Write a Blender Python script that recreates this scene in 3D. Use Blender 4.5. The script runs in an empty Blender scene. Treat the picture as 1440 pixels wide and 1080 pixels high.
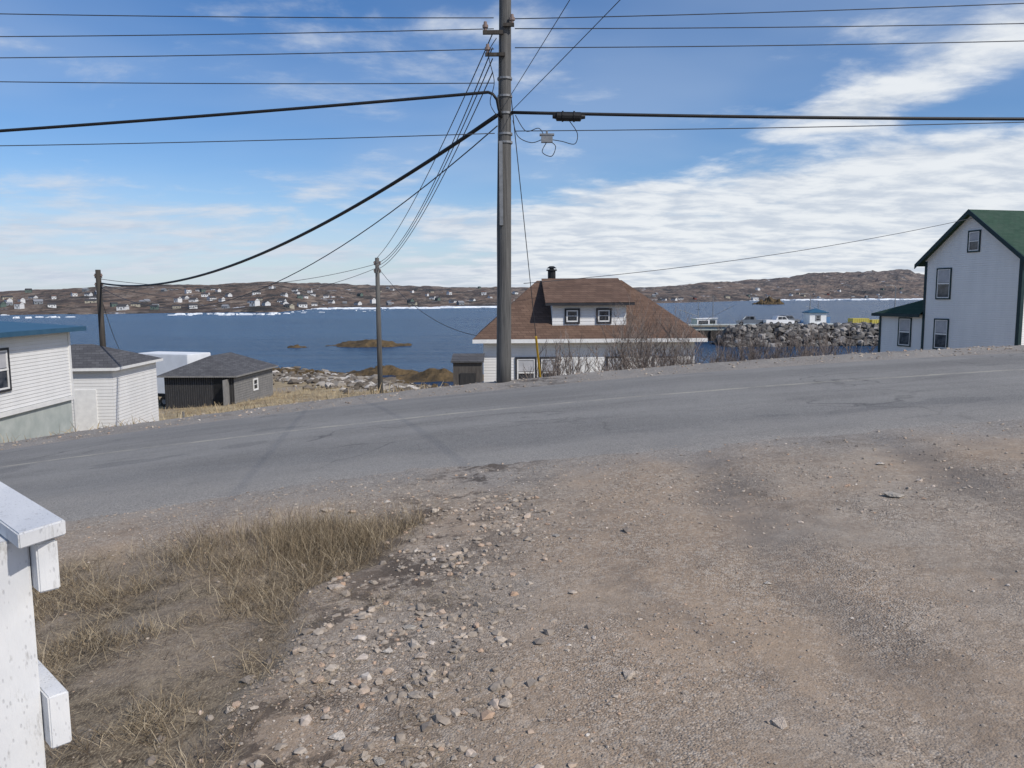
import bpy, math, random
import numpy as np
from mathutils import Vector, Matrix
random.seed(7); rng=np.random.default_rng(7)
S=bpy.context.scene; COL=S.collection
SEA=-8.0
# ------------------------------------------------------------ noise
def _h(ix,iy,s):
    v=np.sin(ix*127.1+iy*311.7+s*74.7)*43758.5453
    return v-np.floor(v)
def vn(x,y,s=0):
    x=np.asarray(x,float);y=np.asarray(y,float)
    ix=np.floor(x);iy=np.floor(y);fx=x-ix;fy=y-iy
    fx=fx*fx*(3-2*fx);fy=fy*fy*(3-2*fy)
    a=_h(ix,iy,s);b=_h(ix+1,iy,s);c=_h(ix,iy+1,s);d=_h(ix+1,iy+1,s)
    return (a*(1-fx)+b*fx)*(1-fy)+(c*(1-fx)+d*fx)*fy
def fbm(x,y,o=4,s=0):
    t=0;a=.5;n=0
    for i in range(o):
        t=t+a*vn(x*2**i+i*17.3,y*2**i-i*9.1,s+i);n+=a;a*=.5
    return t/n-.5
def sm(t):
    t=np.clip(t,0,1);return t*t*(3-2*t)
# ------------------------------------------------------------ terrain
def hroad(x):
    xc=np.clip(x,-32,16.5);return -1.68+.089*xc-.0027*xc*xc
def shore(x):
    return np.interp(x,[-60,-25,-14,-7,5,80],[92,87,78,69,62,62])+3*fbm(x/5,x*0+3,3,5)
def nearedge(x):
    return 7.7-.8*sm((-x-1.5)/5)+.35*fbm(np.asarray(x)*.6,0*np.asarray(x),4,9)+.12*fbm(np.asarray(x)*4,0*np.asarray(x),3,19)
def grasszone(x,y):
    b=-1.05+.17*(y-4)+1.0*fbm(x*1.1,y*1.1,4,21)
    g=sm((b-x)/.45)*sm((6.3+.7*fbm(x*.8,y*.8,3,3)-y)/.5)
    return g
def G(x,y):
    x=np.asarray(x,float);y=np.asarray(y,float)
    h=hroad(x)
    s=sm((y-15.7)/2.8)
    ys=shore(x)
    t=(y-18)/(ys-18)
    st=h-1.25
    L=st+(SEA-st)*np.clip(t,0,1)**.9
    L=np.where(t>1,np.maximum(SEA-.07*(y-ys),-14),L)
    far=h*(1-s)+L*s
    far=far+s*(.35*fbm(x/5,y/5,4,2)+.12*fbm(x,y,3,4))*(y<ys+15)
    ne=nearedge(x)
    band=sm((y-ne-.3)/.3)*sm((14.2-y)/.3)
    near=(1-sm((y-ne-.3)/.4))
    nf=(1-sm((y-ne+.5)/.7))
    z=np.where(y>14.5,far,h)
    rut=-.03*(np.exp(-((x-1.35-.06*y)/.25)**2)+np.exp(-((x-3.1-.06*y)/.25)**2))
    z=z-.04*band+nf*(.07*fbm(x*.7,y*.7,3,6)+rut*sm((y-1)/2))+near*.022*fbm(x*5,y*5,3,8)
    z=z+(y>14.4)*.03*fbm(x*3,y*3,2,8)
    z=z-.07*grasszone(x,y)*near
    return z
def g1(x,y): return float(G(x,y))
# ------------------------------------------------------------ object helpers
def obj(name,me=None,loc=(0,0,0),rot=0,parent=None,label=None,cat=None,kind=None,group=None):
    o=bpy.data.objects.new(name,me)
    o.location=loc
    o.rotation_euler=(0,0,rot) if not isinstance(rot,(tuple,list)) else rot
    COL.objects.link(o)
    if parent: o.parent=parent
    if label:o["label"]=label
    if cat:o["category"]=cat
    if kind:o["kind"]=kind
    if group:o["group"]=group
    return o
def bulk(name,V,F,mats,smooth=False,midx=None):
    V=np.asarray(V,np.float32);F=np.asarray(F,np.int32)
    me=bpy.data.meshes.new(name)
    me.vertices.add(len(V));me.vertices.foreach_set("co",V.ravel())
    k=F.shape[1]
    me.loops.add(F.size);me.loops.foreach_set("vertex_index",F.ravel())
    me.polygons.add(len(F));me.polygons.foreach_set("loop_start",np.arange(0,F.size,k,dtype=np.int32))
    if midx is not None: me.polygons.foreach_set("material_index",np.asarray(midx,np.int32))
    me.update(calc_edges=True)
    me.polygons.foreach_set("use_smooth",np.full(len(F),smooth))
    for m in (mats if isinstance(mats,list) else [mats]): me.materials.append(m)
    return me
class MB:
    def __init__(s): s.v=[];s.f=[];s.m=[]
    def add(s,v,f,m=0):
        b=len(s.v);s.v+= [tuple(p) for p in v];s.f+=[tuple(b+i for i in q) for q in f];s.m+=[m]*len(f);return s
    def box(s,a,b,m=0):
        x0,y0,z0=a;x1,y1,z1=b
        return s.add([(x0,y0,z0),(x1,y0,z0),(x1,y1,z0),(x0,y1,z0),(x0,y0,z1),(x1,y0,z1),(x1,y1,z1),(x0,y1,z1)],
          [(3,2,1,0),(4,5,6,7),(0,1,5,4),(1,2,6,5),(2,3,7,6),(3,0,4,7)],m)
    def tube(s,pts,rad,n=6,m=0,cap=True):
        pts=[Vector(p) for p in pts]
        if not hasattr(rad,'__len__'): rad=[rad]*len(pts)
        vs=[];fs=[]
        for i,p in enumerate(pts):
            d=(pts[min(i+1,len(pts)-1)]-pts[max(i-1,0)])
            if d.length<1e-9:d=Vector((0,0,1))
            d.normalize()
            up=Vector((0,0,1)) if abs(d.z)<.9 else Vector((0,1,0))
            a=d.cross(up).normalized();b=a.cross(d).normalized()
            for k in range(n):
                t=2*math.pi*k/n
                vs.append(p+(a*math.cos(t)+b*math.sin(t))*rad[i])
        for i in range(len(pts)-1):
            for k in range(n):
                k2=(k+1)%n
                fs.append((i*n+k,i*n+k2,(i+1)*n+k2,(i+1)*n+k))
        if cap:
            fs.append(tuple(range(n))[::-1]);fs.append(tuple((len(pts)-1)*n+k for k in range(n)))
        return s.add(vs,fs,m)
    def mesh(s,name,mats,smooth=False,bevel=0):
        me=bpy.data.meshes.new(name);me.from_pydata(s.v,[],s.f)
        for m in (mats if isinstance(mats,list) else [mats]): me.materials.append(m)
        me.polygons.foreach_set("material_index",s.m)
        me.polygons.foreach_set("use_smooth",[smooth]*len(s.f))
        if bevel:
            import bmesh
            bm=bmesh.new();bm.from_mesh(me)
            bmesh.ops.bevel(bm,geom=list(bm.edges),offset=bevel,segments=2,affect='EDGES')
            bm.to_mesh(me);bm.free()
        me.update();return me
# ------------------------------------------------------------ materials
class NT:
    def __init__(s,nt): s.nt=nt
    def n(s,t,**k):
        x=s.nt.nodes.new(t)
        for a,b in k.items(): setattr(x,a,b)
        return x
    def l(s,a,b): s.nt.links.new(a,b)
    def math(s,op,a,b=None,c=None,clamp=False):
        x=s.nt.nodes.new('ShaderNodeMath');x.operation=op;x.use_clamp=clamp
        for i,v in enumerate((a,b,c)):
            if v is None:continue
            if isinstance(v,(int,float)):x.inputs[i].default_value=v
            else:s.l(v,x.inputs[i])
        return x.outputs[0]
    def mix(s,f,a,b,mode='MIX'):
        x=s.nt.nodes.new('ShaderNodeMix');x.data_type='RGBA';x.blend_type=mode
        for i,v in ((0,f),(6,a),(7,b)):
            if isinstance(v,(int,float)):x.inputs[i].default_value=v
            elif isinstance(v,tuple):x.inputs[i].default_value=(*v[:3],1)
            else:s.l(v,x.inputs[i])
        return x.outputs[2]
    def ramp(s,f,stops):
        x=s.nt.nodes.new('ShaderNodeValToRGB')
        e=x.color_ramp.elements
        while len(e)<len(stops):e.new(.5)
        for i,(p,c) in enumerate(stops):
            e[i].position=p;e[i].color=(c,c,c,1) if isinstance(c,(int,float)) else (*c,1)
        s.l(f,x.inputs[0]);return x.outputs[0]
    def noise(s,vec,scale,detail=4,rough=.55,dist=0):
        x=s.n('ShaderNodeTexNoise');x.inputs['Scale'].default_value=scale;x.inputs['Detail'].default_value=detail
        x.inputs['Roughness'].default_value=rough;x.inputs['Distortion'].default_value=dist
        if vec is not None:s.l(vec,x.inputs['Vector'])
        return x.outputs[0]
    def vor(s,vec,scale,feature='F1'):
        x=s.n('ShaderNodeTexVoronoi');x.feature=feature;x.inputs['Scale'].default_value=scale
        s.l(vec,x.inputs['Vector']);return x
    def scale(s,vec,sc):
        x=s.n('ShaderNodeMapping');x.inputs['Scale'].default_value=sc;s.l(vec,x.inputs['Vector']);return x.outputs[0]
    def bump(s,h,strength,dist,prev=None):
        x=s.n('ShaderNodeBump');x.inputs['Distance'].default_value=dist
        if isinstance(strength,(int,float)): x.inputs['Strength'].default_value=strength
        else: s.l(strength,x.inputs['Strength'])
        s.l(h,x.inputs['Height'])
        if prev is not None:s.l(prev,x.inputs['Normal'])
        return x.outputs[0]
def newmat(name,rough=.8,spec=.3,metal=0):
    m=bpy.data.materials.new(name);m.use_nodes=True
    t=NT(m.node_tree);b=m.node_tree.nodes['Principled BSDF']
    b.inputs['Roughness'].default_value=rough;b.inputs['Specular IOR Level'].default_value=spec;b.inputs['Metallic'].default_value=metal
    return m,t,b
def simple(name,c1,c2,scale=3,rough=.8,bump=0,bscale=30,bdist=.01,spec=.3,metal=0,stretch=(1,1,1),coord='Object',det=5):
    m,t,b=newmat(name,rough,spec,metal)
    tc=t.n('ShaderNodeTexCoord');v=t.scale(tc.outputs[coord],stretch)
    n=t.noise(v,scale,det,.6)
    f=t.ramp(n,[(.3,0.),(.7,1.)])
    t.l(t.mix(f,c1,c2),b.inputs['Base Color'])
    if bump: t.l(t.bump(t.noise(v,bscale,4),bump,bdist),b.inputs['Normal'])
    return m
def siding(name,c1,c2,pitch=.11,rough=.55):
    m,t,b=newmat(name,rough,.3)
    tc=t.n('ShaderNodeTexCoord');v=tc.outputs['Object']
    sx=t.n('ShaderNodeSeparateXYZ');t.l(v,sx.inputs[0])
    n=t.noise(t.scale(v,(1,1,.25)),1.3,5,.65)
    n2=t.noise(v,14,3)
    f=t.ramp(t.math('ADD',t.math('MULTIPLY',n,.7),t.math('MULTIPLY',n2,.3)),[(.35,0.),(.7,1.)])
    t.l(t.mix(f,c1,c2),b.inputs['Base Color'])
    fr=t.math('FRACT',t.math('DIVIDE',sx.outputs[2],pitch))
    saw=t.ramp(fr,[(0,0.),(.12,1.),(1,.25)])
    t.l(t.bump(saw,.7,.016),b.inputs['Normal'])
    return m
M={}
M['white_siding']=siding('white_siding',(.72,.72,.71),(.83,.825,.81))
M['white_siding_old']=siding('white_siding_old',(.68,.68,.67),(.80,.795,.78),.14)
M['grey_wood']=simple('grey_wood',(.13,.13,.13),(.30,.29,.275),4,.85,.5,20,.01,stretch=(6,6,.6))
M['brown_wood']=simple('brown_grey_wood',(.055,.048,.044),(.12,.11,.10),4,.85,.5,20,.01,stretch=(6,6,.6))
M['dark_wood']=simple('dark_wood',(.022,.023,.026),(.05,.048,.047),4,.85,.5,20,.01,stretch=(6,6,.6))
M['trim_white']=simple('trim_white',(.68,.68,.67),(.8,.8,.78),5,.5)
M['trim_green']=simple('trim_green',(.010,.028,.034),(.018,.042,.045),5,.5)
M['trim_dark']=simple('trim_dark',(.02,.022,.028),(.04,.04,.045),5,.5)
M['concrete']=simple('concrete',(.34,.38,.36),(.48,.51,.48),2,.85,.3,25,.01)
M['blue_metal']=simple('blue_metal',(.025,.085,.15),(.04,.11,.18),3,.5)
M['black']=simple('black',(.008,.008,.009),(.018,.018,.018),5,.5)
M['cable']=simple('cable',(.010,.010,.011),(.02,.02,.02),5,.5)
M['wire']=simple('wire',(.03,.035,.045),(.06,.065,.075),5,.5)
M['yellow']=simple('yellow_plastic',(.50,.30,.02),(.6,.38,.04),5,.5)
M['rubber']=simple('rubber',(.012,.012,.012),(.02,.02,.02),5,.8)
M['galv']=simple('galvanised',(.16,.165,.17),(.26,.265,.27),9,.5,metal=.3)
M['porcelain']=simple('porcelain',(.18,.12,.10),(.25,.2,.18))
def shingle(name,c1,c2,c3):
    m,t,b=newmat(name,.9,.2)
    tc=t.n('ShaderNodeTexCoord');v=tc.outputs['Object']
    br=t.n('ShaderNodeTexBrick');br.inputs['Scale'].default_value=1;br.inputs['Brick Width'].default_value=.33;br.inputs['Row Height'].default_value=.14
    br.inputs['Mortar Size'].default_value=.008;br.inputs['Color1'].default_value=(*c1,1);br.inputs['Color2'].default_value=(*c2,1);br.inputs['Mortar'].default_value=(c1[0]*.5,c1[1]*.5,c1[2]*.5,1)
    sx=t.n('ShaderNodeSeparateXYZ');t.l(v,sx.inputs[0])
    cx=t.n('ShaderNodeCombineXYZ');t.l(t.math('ADD',sx.outputs[0],t.math('MULTIPLY',sx.outputs[1],.43)),cx.inputs[0]);t.l(t.math('MULTIPLY',sx.outputs[2],1.7),cx.inputs[1])
    t.l(cx.outputs[0],br.inputs['Vector'])
    n=t.ramp(t.noise(v,1.6,6,.7),[(.38,0.),(.68,1.)])
    t.l(t.mix(t.math('MULTIPLY',n,.7),br.outputs[0],c3),b.inputs['Base Color'])
    t.l(t.bump(t.noise(v,40,3),.4,.01),b.inputs['Normal'])
    return m
M['roof_brown']=shingle('roof_brown',(.125,.078,.057),(.185,.120,.087),(.095,.062,.046))
M['roof_green']=shingle('roof_green',(.028,.062,.042),(.04,.080,.055),(.05,.078,.06))
M['roof_grey']=shingle('roof_grey',(.085,.085,.09),(.13,.13,.135),(.06,.06,.065))
def glassmat():
    m,t,b=newmat('window_glass',.06,.6)
    tc=t.n('ShaderNodeTexCoord');n=t.noise(tc.outputs['Object'],2.5,2)
    t.l(t.mix(t.ramp(n,[(.4,0.),(.6,1.)]),(.012,.016,.022),(.08,.085,.095)),b.inputs['Base Color']);return m
M['glass']=glassmat()
M['curtain']=simple('curtain',(.35,.36,.38),(.5,.5,.52),3,.6)
def polemat():
    m,t,b=newmat('pole_wood',.85,.2)
    tc=t.n('ShaderNodeTexCoord');v=t.scale(tc.outputs['Object'],(14,14,.5))
    n=t.ramp(t.noise(v,2.2,6,.7),[(.3,0.),(.7,1.)])
    n2=t.ramp(t.noise(tc.outputs['Object'],1.1,3),[(.4,0.),(.65,1.)])
    c=t.mix(n,(.05,.05,.05),(.18,.175,.165));c=t.mix(t.math('MULTIPLY',n2,.5),c,(.095,.09,.085))
    t.l(c,b.inputs['Base Color']);t.l(t.bump(n,.7,.012),b.inputs['Normal']);return m
M['pole']=polemat()
M['pole_dark']=simple('pole_dark_wood',(.03,.027,.024),(.075,.065,.055),2,.85,.5,8,.01,stretch=(10,10,.6))
def paintpost():
    m,t,b=newmat('worn_white_paint',.6,.3)
    tc=t.n('ShaderNodeTexCoord');v=tc.outputs['Object']
    br=t.vor(t.scale(v,(1,1,.36)),110)
    dots=t.ramp(br.outputs['Distance'],[(.12,0.),(.24,1.)])
    w=t.ramp(t.noise(t.scale(v,(4,4,1)),9,6,.75),[(.57,0.),(.68,1.)])
    c=t.mix(t.ramp(t.noise(v,5,5),[(.3,0.),(.7,1.)]),(.58,.59,.60),(.72,.72,.71))
    c=t.mix(t.math('MULTIPLY',t.math('SUBTRACT',1,dots),.35),c,(.26,.26,.27))
    c=t.mix(t.math('MULTIPLY',w,.6),c,(.26,.245,.22))
    t.l(c,b.inputs['Base Color']);bb=t.bump(dots,.4,.002);t.l(t.bump(t.noise(t.scale(v,(6,6,1)),30,4),.4,.003,bb),b.inputs['Normal']);return m
M['post']=paintpost()
def randmat(name,stops,rough=.85,bump=0,spec=.2,dirt=.35):
    m,t,b=newmat(name,rough,spec)
    g=t.n('ShaderNodeNewGeometry')
    c=t.ramp(g.outputs['Random Per Island'],stops)
    tc=t.n('ShaderNodeTexCoord')
    if bump:
        n=t.noise(tc.outputs['Object'],bump,4)
        c=t.mix(t.math('MULTIPLY',t.ramp(n,[(.35,0.),(.7,1.)]),dirt),c,(.16,.13,.10))
        t.l(t.bump(n,.4,.3/bump),b.inputs['Normal'])
    t.l(c,b.inputs['Base Color']);return m
M['pebble']=randmat('pebble',[(0,(.20,.17,.145)),(.25,(.40,.335,.265)),(.5,(.29,.25,.21)),(.75,(.51,.44,.36)),(.93,(.46,.31,.21)),(1,(.66,.61,.54))],bump=60)
M['straw']=randmat('dry_grass',[(0,(.085,.063,.043)),(.3,(.21,.16,.10)),(.6,(.34,.27,.175)),(.85,(.48,.40,.28)),(1,(.13,.10,.072))])
M['far_straw']=randmat('far_grass',[(0,(.30,.22,.13)),(.5,(.42,.33,.20)),(1,(.5,.42,.28))])
M['boulder']=randmat('boulder',[(0,(.04,.042,.045)),(.4,(.095,.093,.09)),(.75,(.18,.172,.162)),(1,(.38,.36,.34))],bump=2)
M['rubble']=randmat('rubble',[(0,(.09,.075,.058)),(.5,(.19,.165,.135)),(.8,(.34,.31,.27)),(1,(.56,.53,.49))],bump=3)
M['islet']=simple('islet_rock',(.03,.024,.016),(.14,.095,.045),.6,.9,.5,3,.2)
M['twig']=randmat('twig',[(0,(.09,.073,.064)),(.5,(.18,.148,.13)),(1,(.28,.24,.215))])
M['ice']=simple('sea_ice',(.66,.72,.78),(.8,.83,.86),.1,.6)
# ground
def groundmat():
    m,t,b=newmat('ground_cover',.92,.12)
    g=t.n('ShaderNodeNewGeometry');p=g.outputs['Position']
    at=t.n('ShaderNodeVertexColor');at.layer_name='zone'
    sp=t.n('ShaderNodeSeparateColor');t.l(at.outputs[0],sp.inputs[0])
    v1=t.vor(p,95);v2=t.vor(p,34)
    s1=t.n('ShaderNodeSeparateColor');t.l(v1.outputs['Color'],s1.inputs[0])
    s2=t.n('ShaderNodeSeparateColor');t.l(v2.outputs['Color'],s2.inputs[0])
    sx=t.n('ShaderNodeSeparateXYZ');t.l(p,sx.inputs[0]);X=sx.outputs[0];Y=sx.outputs[1]
    big=t.ramp(t.noise(p,.5,6,.65),[(.42,0.),(.58,1.)])
    med=t.ramp(t.noise(p,3.,8,.75),[(.38,0.),(.62,1.)])
    base=t.mix(big,(.385,.290,.205),(.345,.295,.240))
    base=t.mix(t.math('MULTIPLY',med,.6),base,(.255,.195,.142))
    # packed fine dirt where stones are few
    fines=t.ramp(t.noise(t.scale(p,(1.,.55,1)),1.2,6,.65),[(.44,0.),(.60,1.)])
    stn=t.math('SUBTRACT',1,t.math('MULTIPLY',fines,.72))
    c=t.mix(t.math('MULTIPLY',t.ramp(s1.outputs[0],[(0,0.),(.6,.12),(1,.8)]),stn),base,(.58,.50,.41))
    c=t.mix(t.math('MULTIPLY',t.ramp(s1.outputs[1],[(.6,0.),(1,.65)]),stn),c,(.13,.105,.085))
    c=t.mix(t.math('MULTIPLY',t.ramp(s2.outputs[0],[(.80,0.),(.88,.55)]),stn),c,(.50,.43,.35))
    jx=t.math('ADD',t.math('SUBTRACT',X,t.math('MULTIPLY',Y,.06)),t.math('MULTIPLY',t.math('SUBTRACT',t.noise(p,.7,4),.5),.9))
    tr=None
    for cc in (1.35,3.1):
        d=t.math('ABSOLUTE',t.math('SUBTRACT',jx,cc));k=t.ramp(d,[(.08,1.),(.40,0.)])
        tr=k if tr is None else t.math('MAXIMUM',tr,k)
    tr=t.math('MULTIPLY',tr,t.ramp(t.noise(p,1.6,5,.7),[(.30,0.),(.58,1.)]))
    tr=t.math('MULTIPLY',tr,t.ramp(t.math('DIVIDE',Y,10.),[(.22,0.),(.45,1.)]))
    c=t.mix(t.math('MULTIPLY',tr,.62),c,(.165,.148,.132))
    ry=t.math('ADD',Y,t.math('MULTIPLY',t.noise(p,.7,5,.6),2.2))
    gr=t.ramp(t.math('DIVIDE',ry,12.),[(.64,0.),(.75,1.)])
    gry=t.mix(s1.outputs[0],(.165,.158,.148),(.39,.37,.34))
    c=t.mix(t.math('MULTIPLY',gr,.8),c,gry)
    dp=t.ramp(t.noise(t.scale(p,(1,.8,1)),1.3,6,.72),[(.55,0.),(.67,1.)])
    c=t.mix(t.math('MULTIPLY',dp,.42),c,(.135,.107,.083))
    le=t.math('SUBTRACT',1,t.ramp(t.math('ABSOLUTE',t.math('ADD',X,t.math('SUBTRACT',.8,t.math('MULTIPLY',t.math('SUBTRACT',Y,4.),.12)))),[(.1,0.),(.9,1.)]))
    lit=t.math('MULTIPLY',le,t.ramp(t.noise(p,2.6,6,.75),[(.49,0.),(.57,1.)]))
    c=t.mix(t.math('MULTIPLY',lit,.8),c,(.07,.055,.045))
    soil=t.mix(t.ramp(t.noise(p,9,6,.75),[(.38,0.),(.62,1.)]),(.075,.058,.042),(.25,.20,.14))
    soil=t.mix(t.ramp(t.noise(t.scale(p,(3,1,1)),40,4,.7),[(.5,0.),(.62,.8)]),soil,(.38,.31,.21))
    c=t.mix(sp.outputs[0],c,soil)
    straw=t.mix(t.ramp(t.noise(p,.5,7,.78),[(.35,0.),(.62,1.)]),(.19,.145,.095),(.43,.35,.22))
    c=t.mix(sp.outputs[2],c,straw)
    rk=t.mix(s2.outputs[0],t.mix(t.ramp(t.noise(p,.7,6,.75),[(.4,0.),(.6,1.)]),(.06,.045,.026),(.24,.19,.13)),(.27,.23,.18))
    c=t.mix(sp.outputs[1],c,rk)
    t.l(c,b.inputs['Base Color'])
    h=t.math('ADD',t.math('MULTIPLY',v1.outputs['Distance'],-1.),t.math('MULTIPLY',s1.outputs[2],.6))
    b1=t.bump(h,t.math('MULTIPLY',stn,.75),.009)
    b2=t.bump(t.noise(p,9,7,.72),.6,.03,b1)
    t.l(b2,b.inputs['Normal']);return m
M['ground']=groundmat()
def asphalt():
    m,t,b=newmat('asphalt',.88,.18)
    g=t.n('ShaderNodeNewGeometry');p=g.outputs['Position']
    sx=t.n('ShaderNodeSeparateXYZ');t.l(p,sx.inputs[0]);Y=sx.outputs[1];X=sx.outputs[0]
    fine=t.vor(p,110);sf=t.n('ShaderNodeSeparateColor');t.l(fine.outputs['Color'],sf.inputs[0])
    st=t.noise(t.scale(p,(.12,1.1,1)),1.5,6,.65)
    c=t.mix(t.ramp(st,[(.38,0.),(.62,1.)]),(.172,.166,.155),(.235,.227,.212))
    c=t.mix(t.math('MULTIPLY',t.ramp(t.noise(p,.45,6,.72),[(.42,0.),(.62,1.)]),.6),c,(.27,.26,.24))
    wpn=t.noise(t.scale(p,(.08,.4,1)),1.2,4)
    for cc in (9.0,12.9):
        d=t.math('ABSOLUTE',t.math('SUBTRACT',t.math('ADD',Y,t.math('MULTIPLY',wpn,.8)),cc+.4))
        c=t.mix(t.math('MULTIPLY',t.ramp(d,[(.1,.35),(.7,0.)]),1.),c,(.125,.122,.117))
    tar=t.ramp(t.noise(t.scale(p,(.35,.8,1)),.9,3,.5),[(.655,0.),(.665,1.)])
    c=t.mix(t.math('MULTIPLY',tar,.4),c,(.10,.10,.10))
    c=t.mix(t.ramp(sf.outputs[0],[(.3,0.),(1,.4)]),c,(.39,.38,.36))
    c=t.mix(t.ramp(sf.outputs[1],[(.6,0.),(1,.45)]),c,(.08,.08,.08))
    wp=t.n('ShaderNodeVectorMath');wp.operation='ADD'
    nz=t.n('ShaderNodeTexNoise');nz.inputs['Scale'].default_value=1.3;t.l(p,nz.inputs['Vector'])
    t.l(p,wp.inputs[0]);t.l(nz.outputs['Color'],wp.inputs[1])
    cr=t.vor(t.scale(wp.outputs[0],(.35,.8,.35)),1.0,'DISTANCE_TO_EDGE')
    ck=t.ramp(cr.outputs['Distance'],[(0,1.),(.014,0.)])
    ck=t.math('MULTIPLY',ck,t.ramp(t.noise(p,.35,3),[(.47,0.),(.58,1.)]))
    c=t.mix(t.math('MULTIPLY',ck,.5),c,(.05,.05,.05))
    d=t.math('ABSOLUTE',t.math('SUBTRACT',Y,11.35))
    ln=t.ramp(d,[(.05,1.),(.07,0.)])
    wear=t.ramp(t.noise(t.scale(p,(.5,3,1)),3,6,.8),[(.43,0.),(.58,1.)])
    c=t.mix(t.math('MULTIPLY',t.math('MULTIPLY',ln,wear),.55),c,(.52,.48,.38))
    ed=t.math('ADD',Y,t.math('MULTIPLY',t.noise(p,1.3,6,.75),2.2))
    dust=t.ramp(t.math('DIVIDE',ed,10.),[(.87,1.),(.99,0.)])
    c=t.mix(t.math('MULTIPLY',dust,.8),c,t.mix(sf.outputs[2],(.165,.152,.138),(.40,.375,.335)))
    t.l(c,b.inputs['Base Color'])
    b1=t.bump(fine.outputs['Distance'],.5,.006)
    t.l(t.bump(t.noise(p,1.2,4),.3,.05,b1),b.inputs['Normal']);return m
M['asphalt']=asphalt()
def seamat():
    m,t,b=newmat('sea_water',.25,.18)
    g=t.n('ShaderNodeNewGeometry');p=g.outputs['Position']
    w1=t.noise(t.scale(p,(.7,1.5,1)),.9,5,.65,.4)
    w2=t.noise(t.scale(p,(.25,1.,1)),.16,6,.65,.3)
    w3=t.noise(t.scale(p,(.12,1.,1)),.35,6,.75,.3)
    pat=t.ramp(t.noise(t.scale(p,(.2,1,1)),.02,5,.6),[(.35,0.),(.65,1.)])
    c=t.mix(pat,(.007,.033,.085),(.015,.055,.125))
    c=t.mix(t.ramp(w1,[(.45,0.),(.75,.5)]),c,(.035,.09,.165))
    c=t.mix(t.ramp(w3,[(.46,0.),(.64,.75)]),c,(.005,.021,.058))
    c=t.mix(t.ramp(t.noise(t.scale(p,(.35,1.6,1)),.55,7,.8),[(.685,0.),(.72,.8)]),c,(.5,.55,.6))
    t.l(c,b.inputs['Base Color'])
    b1=t.bump(w2,.9,1.6);t.l(t.bump(w1,1.,.55,b1),b.inputs['Normal']);return m
M['sea']=seamat()
def hillmat():
    m,t,b=newmat('far_hills',.95,.1)
    g=t.n('ShaderNodeNewGeometry');p=g.outputs['Position']
    a=t.ramp(t.noise(t.scale(p,(1,.5,2)),.016,8,.78),[(.42,0.),(.56,1.)])
    c=t.mix(a,(.050,.040,.034),(.155,.110,.080))
    c=t.mix(t.ramp(t.noise(t.scale(p,(1,.5,3)),.05,7,.8),[(.50,0.),(.60,.8)]),c,(.25,.20,.155))
    c=t.mix(t.ramp(t.noise(t.scale(p,(1,.4,3)),.04,7,.82),[(.52,0.),(.58,.9)]),c,(.028,.028,.024))
    c=t.mix(t.ramp(t.noise(t.scale(p,(.6,.5,4)),.03,7,.85),[(.615,0.),(.64,.9)]),c,(.62,.65,.70))
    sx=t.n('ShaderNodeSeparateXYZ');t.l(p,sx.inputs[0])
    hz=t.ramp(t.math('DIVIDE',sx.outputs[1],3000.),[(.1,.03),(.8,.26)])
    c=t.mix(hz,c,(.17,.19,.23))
    t.l(c,b.inputs['Base Color']);return m
M['hill']=hillmat()
# ------------------------------------------------------------ GROUND
def axis(segs):
    out=[]
    for a,b,st in segs: out+=list(np.arange(a,b,st))
    out.append(segs[-1][1]);return np.array(out)
gx=axis([(-60,-25,.8),(-25,-9,.3),(-9,9,.075),(9,25,.4),(25,90,1.2)])
gy=axis([(-14,0,.5),(0,8.6,.065),(8.6,13.8,.5),(13.8,19,.15),(19,60,.5),(60,130,.8)])
XX,YY=np.meshgrid(gx,gy);ZZ=G(XX,YY)
def gridfaces(nx,ny):
    i=np.arange(nx-1);j=np.arange(ny-1);I,J=np.meshgrid(i,j);a=(J*nx+I).ravel()
    return np.stack([a,a+1,a+1+nx,a+nx],1)
me=bulk('ground',np.stack([XX,YY,ZZ],-1).reshape(-1,3),gridfaces(len(gx),len(gy)),M['ground'],True)
R=grasszone(XX,YY)*(YY<8)*(.6+.4*sm((fbm(XX*2,YY*2,4,41)+.1)/.2))
Gs=sm((YY-(shore(XX)-13)+8*fbm(XX/3,YY/3,4,31))/5)
B=sm((YY-16.4-1.2*fbm(XX,YY,2,4))/1.)*(1-.6*sm((fbm(XX/7,YY/7,3,77)-.1)/.1))
ca=me.color_attributes.new('zone','FLOAT_COLOR','POINT')
ca.data.foreach_set('color',np.stack([R,Gs,B,np.ones_like(R)],-1).astype(np.float32).ravel())
obj('ground',me,kind='structure')
# ROAD: edges feather down under the gravel
rx=axis([(-60,-12,1.),(-12,12,.1),(12,90,1.)])
ts=np.concatenate([np.linspace(0,.08,8)[:-1],np.linspace(.08,.96,30)[:-1],np.linspace(.96,1,5)])
RX,TT=np.meshgrid(rx,ts)
ne=nearedge(RX)-.25;fe=14.5+.14*fbm(RX,RX*0,3,12)
RY=ne+(fe-ne)*TT
dd=np.minimum(RY-ne,fe-RY)
RZ=hroad(RX)-.025+.033*sm(dd/.45)+.045*np.sin(TT*math.pi)*sm(dd/1.5)+.012*fbm(RX*2,RY*2,3,99)*sm(1-dd/1.)
obj('road',bulk('road',np.stack([RX,RY,RZ],-1).reshape(-1,3),gridfaces(len(rx),len(ts)),M['asphalt'],True),kind='structure')
# SEA
obj('sea',bulk('sea',[(-6000,-60,SEA),(6000,-60,SEA),(6000,9000,SEA),(-6000,9000,SEA)],[(0,1,2,3)],M['sea']),kind='structure')
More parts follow.
